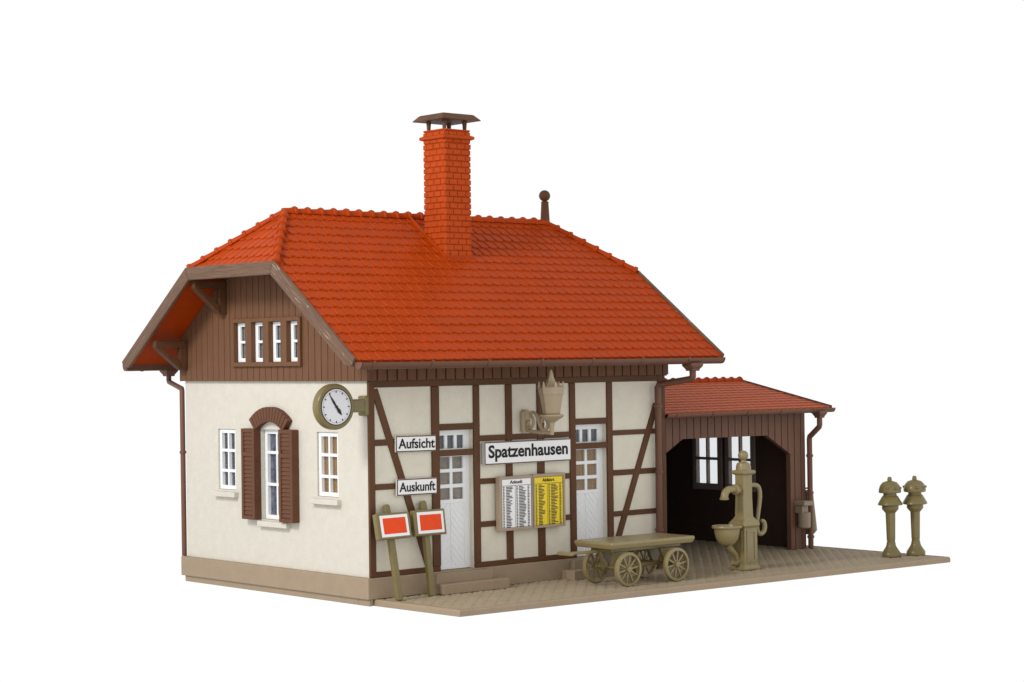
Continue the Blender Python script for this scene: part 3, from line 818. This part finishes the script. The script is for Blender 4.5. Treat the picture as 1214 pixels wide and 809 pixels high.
downspout(shed, (12.02,-.03,2.98), (2.64,(12.075,.31,2.40)), (12.075,.31,gz(12.1)), .06, (2.0,1.2,.25), (.12,.08))

# ------------------------------------------------------------------ signs on the wall
def plate(name, label, body, x0, x1, z0, z1, depth, bold, tx, tz, group, tilt=0):
    c = ((x0+x1)/2, -.04, (z0+z1)/2)
    t = thing(name, label, 'sign', c, group)
    y0 = -.042-depth
    mb = MB(); mb.box(x0, x1, y0, -.042, z0, z1); mb.build('backing', M['edge'], t, bevel=.005)
    mb = MB(); mb.box(x0+.003, x1-.003, y0-.004, y0-.0005, z0+.003, z1-.003); mb.build('border', M['border'], t)
    mb = MB(); mb.box(x0+.022, x1-.022, y0-.008, y0-.0045, z0+.022, z1-.022); mb.build('face', M['paper'], t)
    text_on('lettering', body, x0+tx[0], x1-tx[1], z0+tz[0], z1-tz[1], y0-.011, M['ink'], t, bold)
    t.rotation_euler = (0, math.radians(tilt), 0)
    return t
plate('name_sign', 'long white station name sign reading Spatzenhausen', 'Spatzenhausen', 2.545, 4.70, 2.225, 2.645, .075, .027, (.09,.09), (.05,.06), 'white lettered signs', .0)
plate('wall_sign', 'small white sign reading Aufsicht above the other small sign', 'Aufsicht', .525, 1.44, 2.535, 2.825, .04, .02, (.05,.04), (.06,.05), 'white lettered signs', .6)
plate('wall_sign', 'small white sign reading Auskunft below the Aufsicht sign', 'Auskunft', .535, 1.45, 1.762, 2.058, .04, .02, (.05,.05), (.065,.06), 'white lettered signs', .4)

def timetable():
    x0,x1,z0,z1 = 2.86, 4.495, .985, 2.0; y = -.165
    t = thing('timetable_board', 'tan framed timetable board with one white and one yellow sheet', 'timetable', ((x0+x1)/2,-.04,(z0+z1)/2))
    mb = MB(); xm = 3.685
    wall_holes(mb, 1, y, .03, x0, xm-.006, z0, z1-.008, [(x0+.055,xm-.035,z0+.05,z1-.05)])
    mb.box(x0+.002, xm-.008, y+.03, -.042, z0+.002, z1-.010)
    mb.build('frame', M['frame'], t, bevel=.008)
    mb = MB()
    wall_holes(mb, 1, y-.006, .036, xm+.006, x1, z0+.006, z1+.004, [(xm+.035,x1-.045,z0+.05,z1-.05)])
    mb.box(xm+.008, x1-.002, y+.03, -.042, z0+.008, z1+.002)
    mb.build('frame', M['frame'], t, bevel=.008)
    mb = MB(); mb.box(xm-.03, xm+.03, y+.05, -.044, z0+.02, z1-.02); mb.build('joint', M['frame'], t)
    for k, (a, b, mat, head) in enumerate(((x0+.056,xm-.036,'paper','Ankunft'),(xm+.036,x1-.046,'yellow','Abfahrt'))):
        c, d = z0+.051, z1-.051; w = b-a; h = d-c
        mb = MB(); mb.box(a, b, y+.012, y+.028, c, d)
        mb.cur = 1
        yy = y+.0095
        # rules and the columns of print
        hz = d-.125
        mb.box(a+.01, b-.01, yy, y+.0125, hz-.008, hz)
        for fx in (.455,.47):
            if fx == .455: mb.box(a+w*fx-.003, a+w*fx+.003, yy, y+.0125, c+.015, hz-.008)
        for e in (a+.004, b-.010): mb.box(e, e+.006, yy, y+.0125, c+.004, d-.004)
        for e in (c+.004, d-.010): mb.box(a+.01, b-.01, yy, y+.0125, e, e+.006)
        nrow = 27
        for r in range(nrow):
            z = hz-.03-(hz-c-.05)*r/(nrow-1)
            for fx, lo, hi in ((.045,.045,.055),(.15,.10,.23),(.49,.04,.06),(.58,.12,.24),(.87,.05,.07)):
                ww = random.uniform(lo,hi)*w
                xx = a+w*fx
                mb.box(xx, xx+ww, yy, y+.0125, z-.0085, z+.0085)
        s = mb.build('sheet', [M[mat], M['print']], t)
        text_on('lettering', head, a+w*.28, b-w*.30, d-.095, d-.03, y+.009, M['ink'], s, .02)
M['print'] = plastic('timetable print', (.03,.018,.02,1), .5, .3, 9, .02, 20)
timetable()

# ------------------------------------------------------------------ clock
def clock():
    c = Vector((-.735, .03, 3.38))
    t = thing('station_clock', 'round olive station clock with white dial on a wall bracket', 'clock', (0,c.y,c.z))
    mb = MB()
    R = .40
    mb.lathe([(.30,.115),(.345,.125),(.385,.10),(.402,.06),(.402,-.03),(.385,-.062),(.345,-.075),(.322,-.068),(.318,-.05)], c, 48, 'y')
    mb.build('case', M['olive'], t, smooth=True)
    mb = MB(); mb.lathe([(.323,-.074),(.323,-.048),(.31,-.048),(.31,-.074),(.323,-.074)], c, 48, 'y', cap=False)
    mb.build('bezel', M['ink'], t, smooth=True)
    for sg, y in ((-1, c.y-.062), (1, c.y+.118)):
        mb = MB(); mb.lathe([(.315,.0),(.315,sg*.006)], (c.x,y,c.z), 48, 'y'); d = mb.build('dial', M['dial'], t)
        f = y+sg*.0065; g = f+sg*.003
        mb = MB()
        def rad(a, r0, r1, w0, w1, off=0):
            dx, dz = math.sin(a), math.cos(a); px, pz = dz, -dx
            q = [(c.x+dx*r0-px*w0, c.z+dz*r0-pz*w0),(c.x+dx*r1-px*w1, c.z+dz*r1-pz*w1),(c.x+dx*r1+px*w1, c.z+dz*r1+pz*w1),(c.x+dx*r0+px*w0, c.z+dz*r0+pz*w0)]
            mb.prism(q, 1, min(f+sg*off,g+sg*off), max(f+sg*off,g+sg*off))
        for k in range(60):
            a = 2*PI*k/60
            if k % 5 == 0: rad(a, .245, .285, .0095, .0095)
            else: rad(a, .274, .285, .004, .004)
        mb.build('minute_marks', M['ink'], d)
        # ten minutes... hands at about five to five, as the dial shows
        mb = MB(); a = math.radians(-34)*(-sg); rad(a, -.02, .09, .010, .024, .004); rad(a, .09, .265, .024, .004, .004); mb.build('minute_hand', M['ink'], d)
        mb = MB(); a = math.radians(143)*(-sg); rad(a, -.02, .10, .012, .034, .009); rad(a, .10, .185, .034, .003, .009); mb.build('hour_hand', M['ink'], d)
        mb = MB(); mb.lathe([(.026,0),(.026,sg*.018)], (c.x,f,c.z), 16, 'y'); mb.build('hub', M['ink'], d)
    mb = MB(); mb.box(-.36,-.10, c.y-.06,c.y+.11, c.z-.11,c.z+.12); mb.build('bracket', M['olive'], t, bevel=.02)
    mb = MB(); mb.box(-.11, .0, c.y-.06,c.y+.16, c.z-.18,c.z+.18); mb.build('wall_plate', M['olive'], t, bevel=.03)
clock()

# ------------------------------------------------------------------ wall lamp
def lamp():
    cx, cy = 3.60, -.80
    t = thing('wall_lamp', 'putty coloured old wall lantern on a scrolled arm above the name sign', 'lamp', (cx,-.04,2.8))
    mb = MB(); mb.rings([[(cx-.10*k,y,2.79+.02*(1-k)),(cx+.10*k,y,2.79),(cx+.10*k,y,3.17),(cx+.05*k,y,3.22),(cx-.05*k,y,3.22),(cx-.10*k,y,3.17)] for y,k in ((-.036,1),(-.09,1),(-.12,.75))])
    mb.build('wall_plate', M['lamp'], t, bevel=.01)
    r = .034
    def sp(pts): return [(cx,y,z) for y,z in pts]
    mb = MB()
    mb.tube(sp([(-.10,2.83),(-.30,2.81),(-.55,2.80),(cy,2.80)]), .036, 10, 4); mb.build('arm', M['lamp'], t, smooth=True)
    mb = MB()
    mb.tube(sp([(-.17,3.02),(-.13,2.93),(-.22,2.88),(-.29,2.96),(-.27,3.06),(-.20,3.13),(-.28,3.17),(-.38,3.12),(-.45,3.0),(-.50,2.90),(-.58,2.84),(-.67,2.88),(-.69,2.98),(-.63,3.06),(-.55,3.05),(-.54,2.98)]), [.026,.03,.032,.032,.032,.034,.034,.036,.038,.036,.034,.034,.032,.03,.026], 10, 5)
    mb.build('scroll', M['lamp'], t, smooth=True)
    mb = MB()
    mb.lathe([(0.040,2.76),(0.044,2.80),(0.048,2.90),(0.060,2.985),(0.120,3.03),(0.208,3.085),(0.228,3.11),(0.220,3.135),(0.160,3.142)], (cx,cy,0), 24); mb.build('dish', M['lamp'], t, smooth=True)
    mb = MB(); mb.lathe([(0.156,3.143),(0.164,3.16),(0.222,3.50),(0.232,3.505),(0.248,3.62),(0.232,3.645)], (cx,cy,0), sides=6, rot=math.radians(10)); g = mb.build('lantern', M['lamp'], t, bevel=.008)
    mb = MB(); mb.lathe([(0.228,3.64),(0.136,3.69),(0.080,3.75),(0.052,3.83),(0.032,3.92),(0.016,3.965)], (cx,cy,0), sides=6, rot=math.radians(10)); mb.build('lantern_roof', M['lamp'], t, bevel=.006)
    for k in range(6):
        a = math.radians(10)+k*PI/3
        mb = MB(); mb.lathe([(0.024,3.6),(0.027,3.66),(0.022,3.70),(0.010,3.745)], (cx+.225*math.cos(a),cy+.225*math.sin(a),0), 10); mb.build('knob', M['lamp'], t, smooth=True)
lamp()

# ------------------------------------------------------------------ two leaning boards
def signal_board(label, loc, lean, roll, yaw):
    t = thing('signal_board', label, 'signal board', loc, 'red and white boards leaning on the wall')
    BASE[t.name] = (0,0,0)
    mb = MB(); mb.rings([[(-w,-d,z),(w,-d,z),(w,d,z),(-w,d,z)] for z,w,d in ((0,.058,.045),(1.58,.062,.045),(1.66,.055,.045),(1.70,.03,.04))]); mb.build('post', M['olive'], t, bevel=.01)
    w, h, zc = .37, .232, 1.30
    mb = MB(); mb.box(-w,w,-.155,-.047,zc-h,zc+h); mb.build('panel', M['olive'], t, bevel=.02)
    mb = MB(); mb.box(-w+.075,w-.055,-.16,-.1545,zc-h+.042,zc+h-.042); s = mb.build('sheet', M['paper'], t, bevel=.002)
    mb = MB(); mb.box(-w+.13,w-.11,-.163,-.1595,zc-h+.092,zc+h-.092); mb.build('red_field', M['red'], s)
    mb = MB(); mb.box(-w+.07,w-.045,-.157,-.1542,zc-h+.034,zc+h-.038); mb.build('sheet_edge', M['sheetedge'], s)
    t.rotation_euler = (math.radians(-lean), math.radians(roll), math.radians(yaw))
    return t
M['sheetedge'] = plastic('foil edge', (.22,.19,.18,1), .3, .6, 8, .1, 10, spec=.5)
signal_board('leaning red and white board nearest the corner of the house', (.285,-.44,gz(.4)), 11.5, -.6, 0)
signal_board('leaning red and white board nearest the door and its steps', (1.095,-.335,gz(1.1)), 8.0, .3, 2)

# ------------------------------------------------------------------ luggage cart
def cart():
    base = Vector((4.98,-1.52,gz(5)))
    t = thing('luggage_cart', 'olive flat luggage cart on four spoked wheels', 'cart', base)
    zt = .80
    sk = lambda x: -.028*(x-5.07)
    mb = MB(); X0,X1,Y0,Y1 = 3.98,6.10,-1.99,-.98
    mb.rings([[(X0+e,Y0+e+sk(X0),z),(X1-e,Y0+e+sk(X1),z),(X1-e,Y1-e+sk(X1),z),(X0+e,Y1-e+sk(X0),z)] for z,e in ((zt-.13,.07),(zt-.12,.03),(zt-.045,0),(zt,.012))])
    mb.build('deck', M['olivel'], t, bevel=.008)
    mb = MB(); mb.box(4.15,5.95,-1.78,-1.22,zt-.20,zt-.125); mb.build('underframe', M['olive'], t, bevel=.01)
    r = .315
    def wheel(x, y, z):
        w = part_empty('wheel', t)
        def ring(r0, r1, d):
            mb = MB(); n = 40
            R = []
            for i in range(n+1):
                a = 2*PI*i/n
                R.append([(x+math.cos(a)*q, y+e, z+math.sin(a)*q) for q,e in ((r0,-d),(r1-.012,-d),(r1,-d+.015),(r1,d-.015),(r1-.012,d),(r0,d))])
            mb.rings(R, cap=False); return mb
        ring(r-.055, r, .045).build('rim', M['olivel'], w, smooth=True, weld=True)
        mb = MB(); mb.lathe([(.02,-.062),(.055,-.055),(.062,.0),(.055,.055),(.02,.062)], (x,y,z), 18, 'y'); mb.build('hub', M['olivel'], w, smooth=True)
        for k in range(10):
            a = 2*PI*k/10+.15
            mb = MB(); mb.bar((x+.05*math.cos(a),y,z+.05*math.sin(a)), (x+(r-.045)*math.cos(a),y,z+(r-.045)*math.sin(a)), .034, .034, (0,1,0)); mb.build('spoke', M['olivel'], w, bevel=.006)
    ws = [(4.365,-1.985),(5.575,-2.03),(4.40,-1.09),(5.60,-1.16)]
    for x, y in ws: wheel(x, y, gz(x)+r)
    for a, b in ((0,2),(1,3)):
        mb = MB(); mb.tube([(ws[a][0],ws[a][1]+.04,gz(5)+r),(ws[b][0],ws[b][1]-.04,gz(5)+r)], .035, 10); mb.build('axle', M['olive'], t, smooth=True)
    # bolster blocks and struts that carry the deck
    for x, y, z in [(4.39,-1.72,0),(4.39,-1.36,0),(5.59,-1.76,0),(5.59,-1.42,0)]:
        mb = MB(); mb.rings([[(x-a,y-.04,zz),(x+a,y-.04,zz),(x+a,y+.04,zz),(x-a,y+.04,zz)] for zz,a in ((gz(5)+r-.05,.06),(gz(5)+r+.05,.07),(zt-.2,.2))]); mb.build('axle_guard', M['olive'], t, bevel=.01)
    mb = MB(); mb.bar((4.4,-1.54,gz(5)+r+.01),(5.6,-1.58,gz(5)+r+.01), .07,.07); mb.build('reach_bar', M['olive'], t, bevel=.01)
    # drawbar reaching out to the left
    mb = MB(); mb.bar((4.25,-1.42,.60),(3.30,-1.40,.615), .07, .055); mb.build('drawbar', M['olivel'], t, bevel=.012)
    mb = MB(); mb.bar((3.36,-1.58,.615),(3.36,-1.22,.615), .10, .065); mb.build('handle', M['olivel'], t, bevel=.015)
    mb = MB(); mb.bar((4.18,-1.42,.61),(4.36,-1.42,gz(5)+r), .10,.05); mb.build('drawbar_link', M['olivel'], t, bevel=.01)
    t.location = base+Vector((.10,.105,-.008))
cart()

# ------------------------------------------------------------------ pump
def pump():
    cx, cy, z0 = 7.985, -1.525, gz(8)
    t = thing('water_pump', 'olive water pump with bowl, spout and curved handle', 'pump', (cx,cy,z0))
    def sq(a, b, z): return [(cx-a,cy-b,z0+z),(cx+a,cy-b,z0+z),(cx+a,cy+b,z0+z),(cx-a,cy+b,z0+z)]
    mb = MB()
    mb.rings([sq(.235,.215,0), sq(.235,.215,.035), sq(.19,.18,.10), sq(.185,.175,.82), sq(.205,.195,.84), sq(.228,.22,.87), sq(.222,.212,.91), sq(.155,.15,1.0), sq(.132,.127,1.04), sq(.122,.117,1.40), sq(.122,.117,1.86)])
    mb.build('column', M['olivel'], t, bevel=.014)
    # recessed field framed on two faces
    for f in (0,1):
        mb = MB()
        if f == 0: wall_holes(mb, 1, cy-.192, .02, cx-.125, cx+.125, z0+.16, z0+.78, [(cx-.085,cx+.085,z0+.20,z0+.74)])
        else: wall_holes(mb, 0, cx-.202, .02, cy-.12, cy+.12, z0+.16, z0+.78, [(cy-.08,cy+.08,z0+.20,z0+.74)])
        mb.build('panel_frame', M['olivel'], t, bevel=.005)
    mb = MB(); mb.rings([sq(.13,.125,1.85), sq(.165,.16,1.875), sq(.178,.173,1.90), sq(.17,.165,1.935), sq(.14,.135,1.945)]); mb.build('cornice', M['olivel'], t, bevel=.012)
    mb = MB(); mb.lathe([(.15,1.93),(.148,2.02),(.125,2.08),(.08,2.10),(.055,2.11),(.045,2.14),(.055,2.155)], (cx,cy,z0), 20); mb.build('dome', M['olivel'], t, smooth=True)
    mb = MB(); mb.lathe([(.02,-.10)]+[(.103*math.sin(a),-.103*math.cos(a)) for a in [i*PI/12 for i in range(2,11)]]+[(.02,.10)], (cx,cy,z0+2.23), 18); mb.build('ball', M['olivel'], t, smooth=True)
    # spout
    mb = MB(); mb.tube([(cx-.11,cy,z0+1.56),(cx-.30,cy,z0+1.585),(cx-.44,cy,z0+1.58),(cx-.53,cy,z0+1.52),(cx-.555,cy,z0+1.42)], [.075,.068,.07,.075,.078], 14, 5); s = mb.build('spout', M['olivel'], t, smooth=True)
    mb = MB(); mb.lathe([(.06,0),(.088,.005),(.092,.035),(.075,.05)], (cx-.557,cy,z0+1.39), 16); mb.build('lip', M['olivel'], s, smooth=True)
    mb = MB(); mb.lathe([(.075,0),(.105,.012),(.105,.05),(.08,.065)], (cx-.27,cy,z0+1.575), 16, 'x'); mb.build('collar', M['olivel'], s, smooth=True)
    # handle with curled end
    mb = MB(); pts = [(.13,1.62),(.28,1.64),(.41,1.60),(.46,1.48),(.45,1.30),(.40,1.05),(.37,.86),(.39,.72),(.47,.665),(.56,.71),(.59,.81),(.56,.90),(.49,.93)]
    mb.tube([(cx+x,cy,z0+z) for x,z in pts], [.042,.046,.048,.046,.044,.042,.042,.044,.046,.05,.05,.046,.03], 12, 5); mb.build('handle', M['olivel'], t, smooth=True)
    # bowl on a bracket
    bx = cx-.49
    mb = MB(); mb.lathe([(.04,.50),(.10,.505),(.16,.55),(.215,.63),(.245,.74),(.255,.83),(.29,.84),(.30,.865),(.29,.89),(.245,.89),(.23,.83),(.17,.70),(.10,.63),(.02,.62)], (bx,cy,z0), 28); mb.build('bowl', M['olivel'], t, smooth=True)
    mb = MB(); mb.prism([(bx+.25,z0+.84),(cx-.19,z0+.84),(cx-.19,z0+1.0),(bx+.42,z0+.93)], 1, cy-.12, cy+.12); mb.build('bowl_bracket', M['olivel'], t, bevel=.012)
    mb = MB(); mb.tube([(bx+.02,cy,z0+.52),(bx+.10,cy,z0+.42),(bx+.24,cy,z0+.30),(bx+.30,cy,z0+.17),(bx+.22,cy,z0+.13),(bx+.14,cy,z0+.16)], [.07,.06,.055,.05,.05,.045], 12, 5); mb.build('drain_pipe', M['olivel'], t, smooth=True)
pump()

# ------------------------------------------------------------------ the two bell posts
def bell_post():
    t = thing('domed_post', 'small olive post with domed cap, the one nearer the shed', 'post', (11.78,-2.11,gz(11.78)), 'small domed posts on the platform')
    BASE[t.name] = (0,0,0)
    mb = MB(); mb.lathe([(0.178,0),(0.194,.012),(0.194,.075),(0.178,.10),(0.112,.20),(0.093,.25),(0.095,.27),(0.089,.285)], n=24); mb.build('foot', M['olive'], t, smooth=True)
    mb = MB(); mb.lathe([(0.085,.28),(0.085,.34),(0.089,.35),(0.102,.90),(0.112,.91)], n=12); mb.build('shaft', M['olive'], t, bevel=.008)
    mb = MB(); mb.lathe([(0.105,.90),(0.161,.965),(0.171,.98),(0.171,1.05),(0.158,1.06)], n=24); mb.build('collar', M['olive'], t, smooth=True)
    mb = MB(); mb.lathe([(0.158,1.055),(0.247,1.062),(0.255,1.075),(0.247,1.10),(0.165,1.24),(0.138,1.26),(0.135,1.33)], n=24); mb.build('skirt', M['olive'], t, smooth=True)
    mb = MB(); mb.lathe([(0.132,1.325),(0.221,1.315),(0.231,1.335),(0.227,1.39),(0.198,1.47),(0.145,1.53),(0.066,1.558),(0.046,1.56)], n=24); d = mb.build('bell', M['olive'], t, smooth=True)
    mb = MB(); mb.lathe([(0.046,1.55),(0.047,1.60),(0.036,1.635),(0.013,1.645)], n=14); mb.build('knob', M['olive'], d, smooth=True)
    for a in (-2.7,-1.9,-1.2,.2,1.6):
        mb = MB(); mb.lathe([(.01,0),(.04,.012),(.045,.03),(.03,.055),(.01,.06)], (.208*math.cos(a),.208*math.sin(a),1.385), 10); mb.build('stud', M['olive'], d, smooth=True)
    t.rotation_euler = (0, math.radians(-.8), 0)
    c = t.copy(); col.objects.link(c); c['label'] = 'small olive post with domed cap, the one nearer the platform tip'
    c.location = (12.36,-2.29,gz(12.36)); c.rotation_euler = (0, math.radians(-1.6), math.radians(25))
    def cp(o, par):
        for ch in list(o.children):
            if ch.parent is not o: continue
            n = ch.copy(); col.objects.link(n); n.parent = par; cp(ch, n)
    cp(t, c)
bell_post()

# ------------------------------------------------------------------ little bin and bucket board on the shed
def wall_bin():
    cx, cy = 11.79, .24
    t = thing('wall_bin', 'small grey brown lidded bin on the shed front', 'bin', (cx,cy,.5))
    mb = MB(); mb.lathe([(.115,.46),(.132,.48),(.136,.79),(.12,.80)], (cx,cy,0), 24); mb.build('bucket', M['bin'], t, smooth=True)
    mb = MB(); mb.box(cx-.12,cx+.08,cy-.05,.39,.78,.95); mb.build('back_plate', M['bin'], t, bevel=.01)
    mb = MB(); mb.rings([[(cx-.16*k,cy-.15*k,z),(cx+.16*k,cy-.15*k,z),(cx+.16*k,cy+.14,z),(cx-.16*k,cy+.14,z)] for z,k in ((.94,.92),(.955,1),(1.015,1),(1.045,.8))]); mb.build('lid', M['bin'], t, bevel=.015)
wall_bin()
def wedge():
    t = thing('tapered_canister', 'narrow olive tapered canister hanging beside the downpipe of the shed', 'canister', (12.1,.6,.27))
    y = .60; x = 12.36
    mb = MB(); mb.lathe([(.10,.27),(.165,.345),(.175,.37),(.095,1.20),(.07,1.23)], (x,y,0), 20); mb.build('canister', M['olive'], t, smooth=True)
    mb = MB(); mb.tube([(12.04,y,1.20),(12.2,y,1.26),(x,y,1.27),(x+.02,y,1.20)], .02, 8, 3); mb.build('hook', M['olive'], t, smooth=True)
wedge()

# ------------------------------------------------------------------ light and camera
FRONT = 1.2
w = bpy.data.worlds.new('World'); sc.world = w; w.use_nodes = True
# white studio surround shaped as fill: brightest towards the camera, dimmer above and below
wn = w.node_tree.nodes; wl = w.node_tree.links; bg = wn['Background']; bg.inputs[0].default_value = (1,1,1,1)
wt = wn.new('ShaderNodeTexCoord'); wd = wn.new('ShaderNodeVectorMath'); wd.operation = 'DOT_PRODUCT'; wd.inputs[1].default_value = (.655,.756,0)
wl.new(wt.outputs['Generated'], wd.inputs[0])
wr = wn.new('ShaderNodeMapRange'); wr.interpolation_type = 'SMOOTHSTEP'; wr.inputs['From Min'].default_value = -.2; wr.inputs['From Max'].default_value = .45
wr.inputs['To Min'].default_value = FRONT; wr.inputs['To Max'].default_value = 1.02
wl.new(wd.outputs['Value'], wr.inputs[0])
ws = wn.new('ShaderNodeSeparateXYZ'); wl.new(wt.outputs['Generated'], ws.inputs[0])
wf = wn.new('ShaderNodeMapRange'); wf.interpolation_type = 'SMOOTHSTEP'; wf.inputs['From Min'].default_value = -.62; wf.inputs['From Max'].default_value = -.32
wf.inputs['To Min'].default_value = .35; wf.inputs['To Max'].default_value = 1.0
wl.new(ws.outputs['Z'], wf.inputs[0])
wm = wn.new('ShaderNodeMath'); wm.operation = 'MULTIPLY'; wl.new(wr.outputs[0], wm.inputs[0]); wl.new(wf.outputs[0], wm.inputs[1]); wu = wn.new('ShaderNodeMapRange'); wu.interpolation_type = 'SMOOTHSTEP'; wu.inputs['From Min'].default_value = .35; wu.inputs['From Max'].default_value = .8
wu.inputs['To Min'].default_value = 1.0; wu.inputs['To Max'].default_value = .5
wl.new(ws.outputs['Z'], wu.inputs[0])
wm2 = wn.new('ShaderNodeMath'); wm2.operation = 'MULTIPLY'; wl.new(wm.outputs[0], wm2.inputs[0]); wl.new(wu.outputs[0], wm2.inputs[1]); wl.new(wm2.outputs[0], bg.inputs[1])

def area(name, loc, target, size, power, colr=(1,1,1)):
    l = bpy.data.lights.new(name, 'AREA'); l.shape = 'DISK'; l.size = size; l.energy = power; l.color = colr
    o = bpy.data.objects.new(name, l); col.objects.link(o); o.location = loc
    o.rotation_euler = (Vector(target)-Vector(loc)).to_track_quat('-Z','Y').to_euler(); return o
area('key_softbox', (-17,-1,15), (3,2,3), 5, 3000, (1,.98,.95))

cam = bpy.data.cameras.new('camera'); co = bpy.data.objects.new('camera', cam); col.objects.link(co); sc.camera = co
v = [-21.5359, -28.777, 4.1776, 0.7134, 0.0081, -0.013, 2413.3932, 607.9168, 405.7905]
CAMP = v
cy_, sy_ = math.cos(v[3]), math.sin(v[3]); cp_, sp_ = math.cos(v[4]), math.sin(v[4])
F = Vector((sy_*cp_, cy_*cp_, sp_)); R0 = Vector((cy_,-sy_,0)); U0 = R0.cross(F)
cr_, sr_ = math.cos(v[5]), math.sin(v[5])
R = R0*cr_+U0*sr_; Up = U0*cr_-R0*sr_
co.matrix_world = Matrix(((R.x,Up.x,-F.x,v[0]),(R.y,Up.y,-F.y,v[1]),(R.z,Up.z,-F.z,v[2]),(0,0,0,1)))
cam.sensor_width = 36; cam.lens = v[6]/1214*36
cam.shift_x = -(v[7]-607)/1214; cam.shift_y = (v[8]-404.5)/1214
cam.clip_end = 2000; cam.clip_start = .1
sc.view_settings.view_transform = 'Standard'; sc.view_settings.look = 'None'; sc.view_settings.exposure = 0; sc.view_settings.gamma = 1
sc.cycles.max_bounces = 8
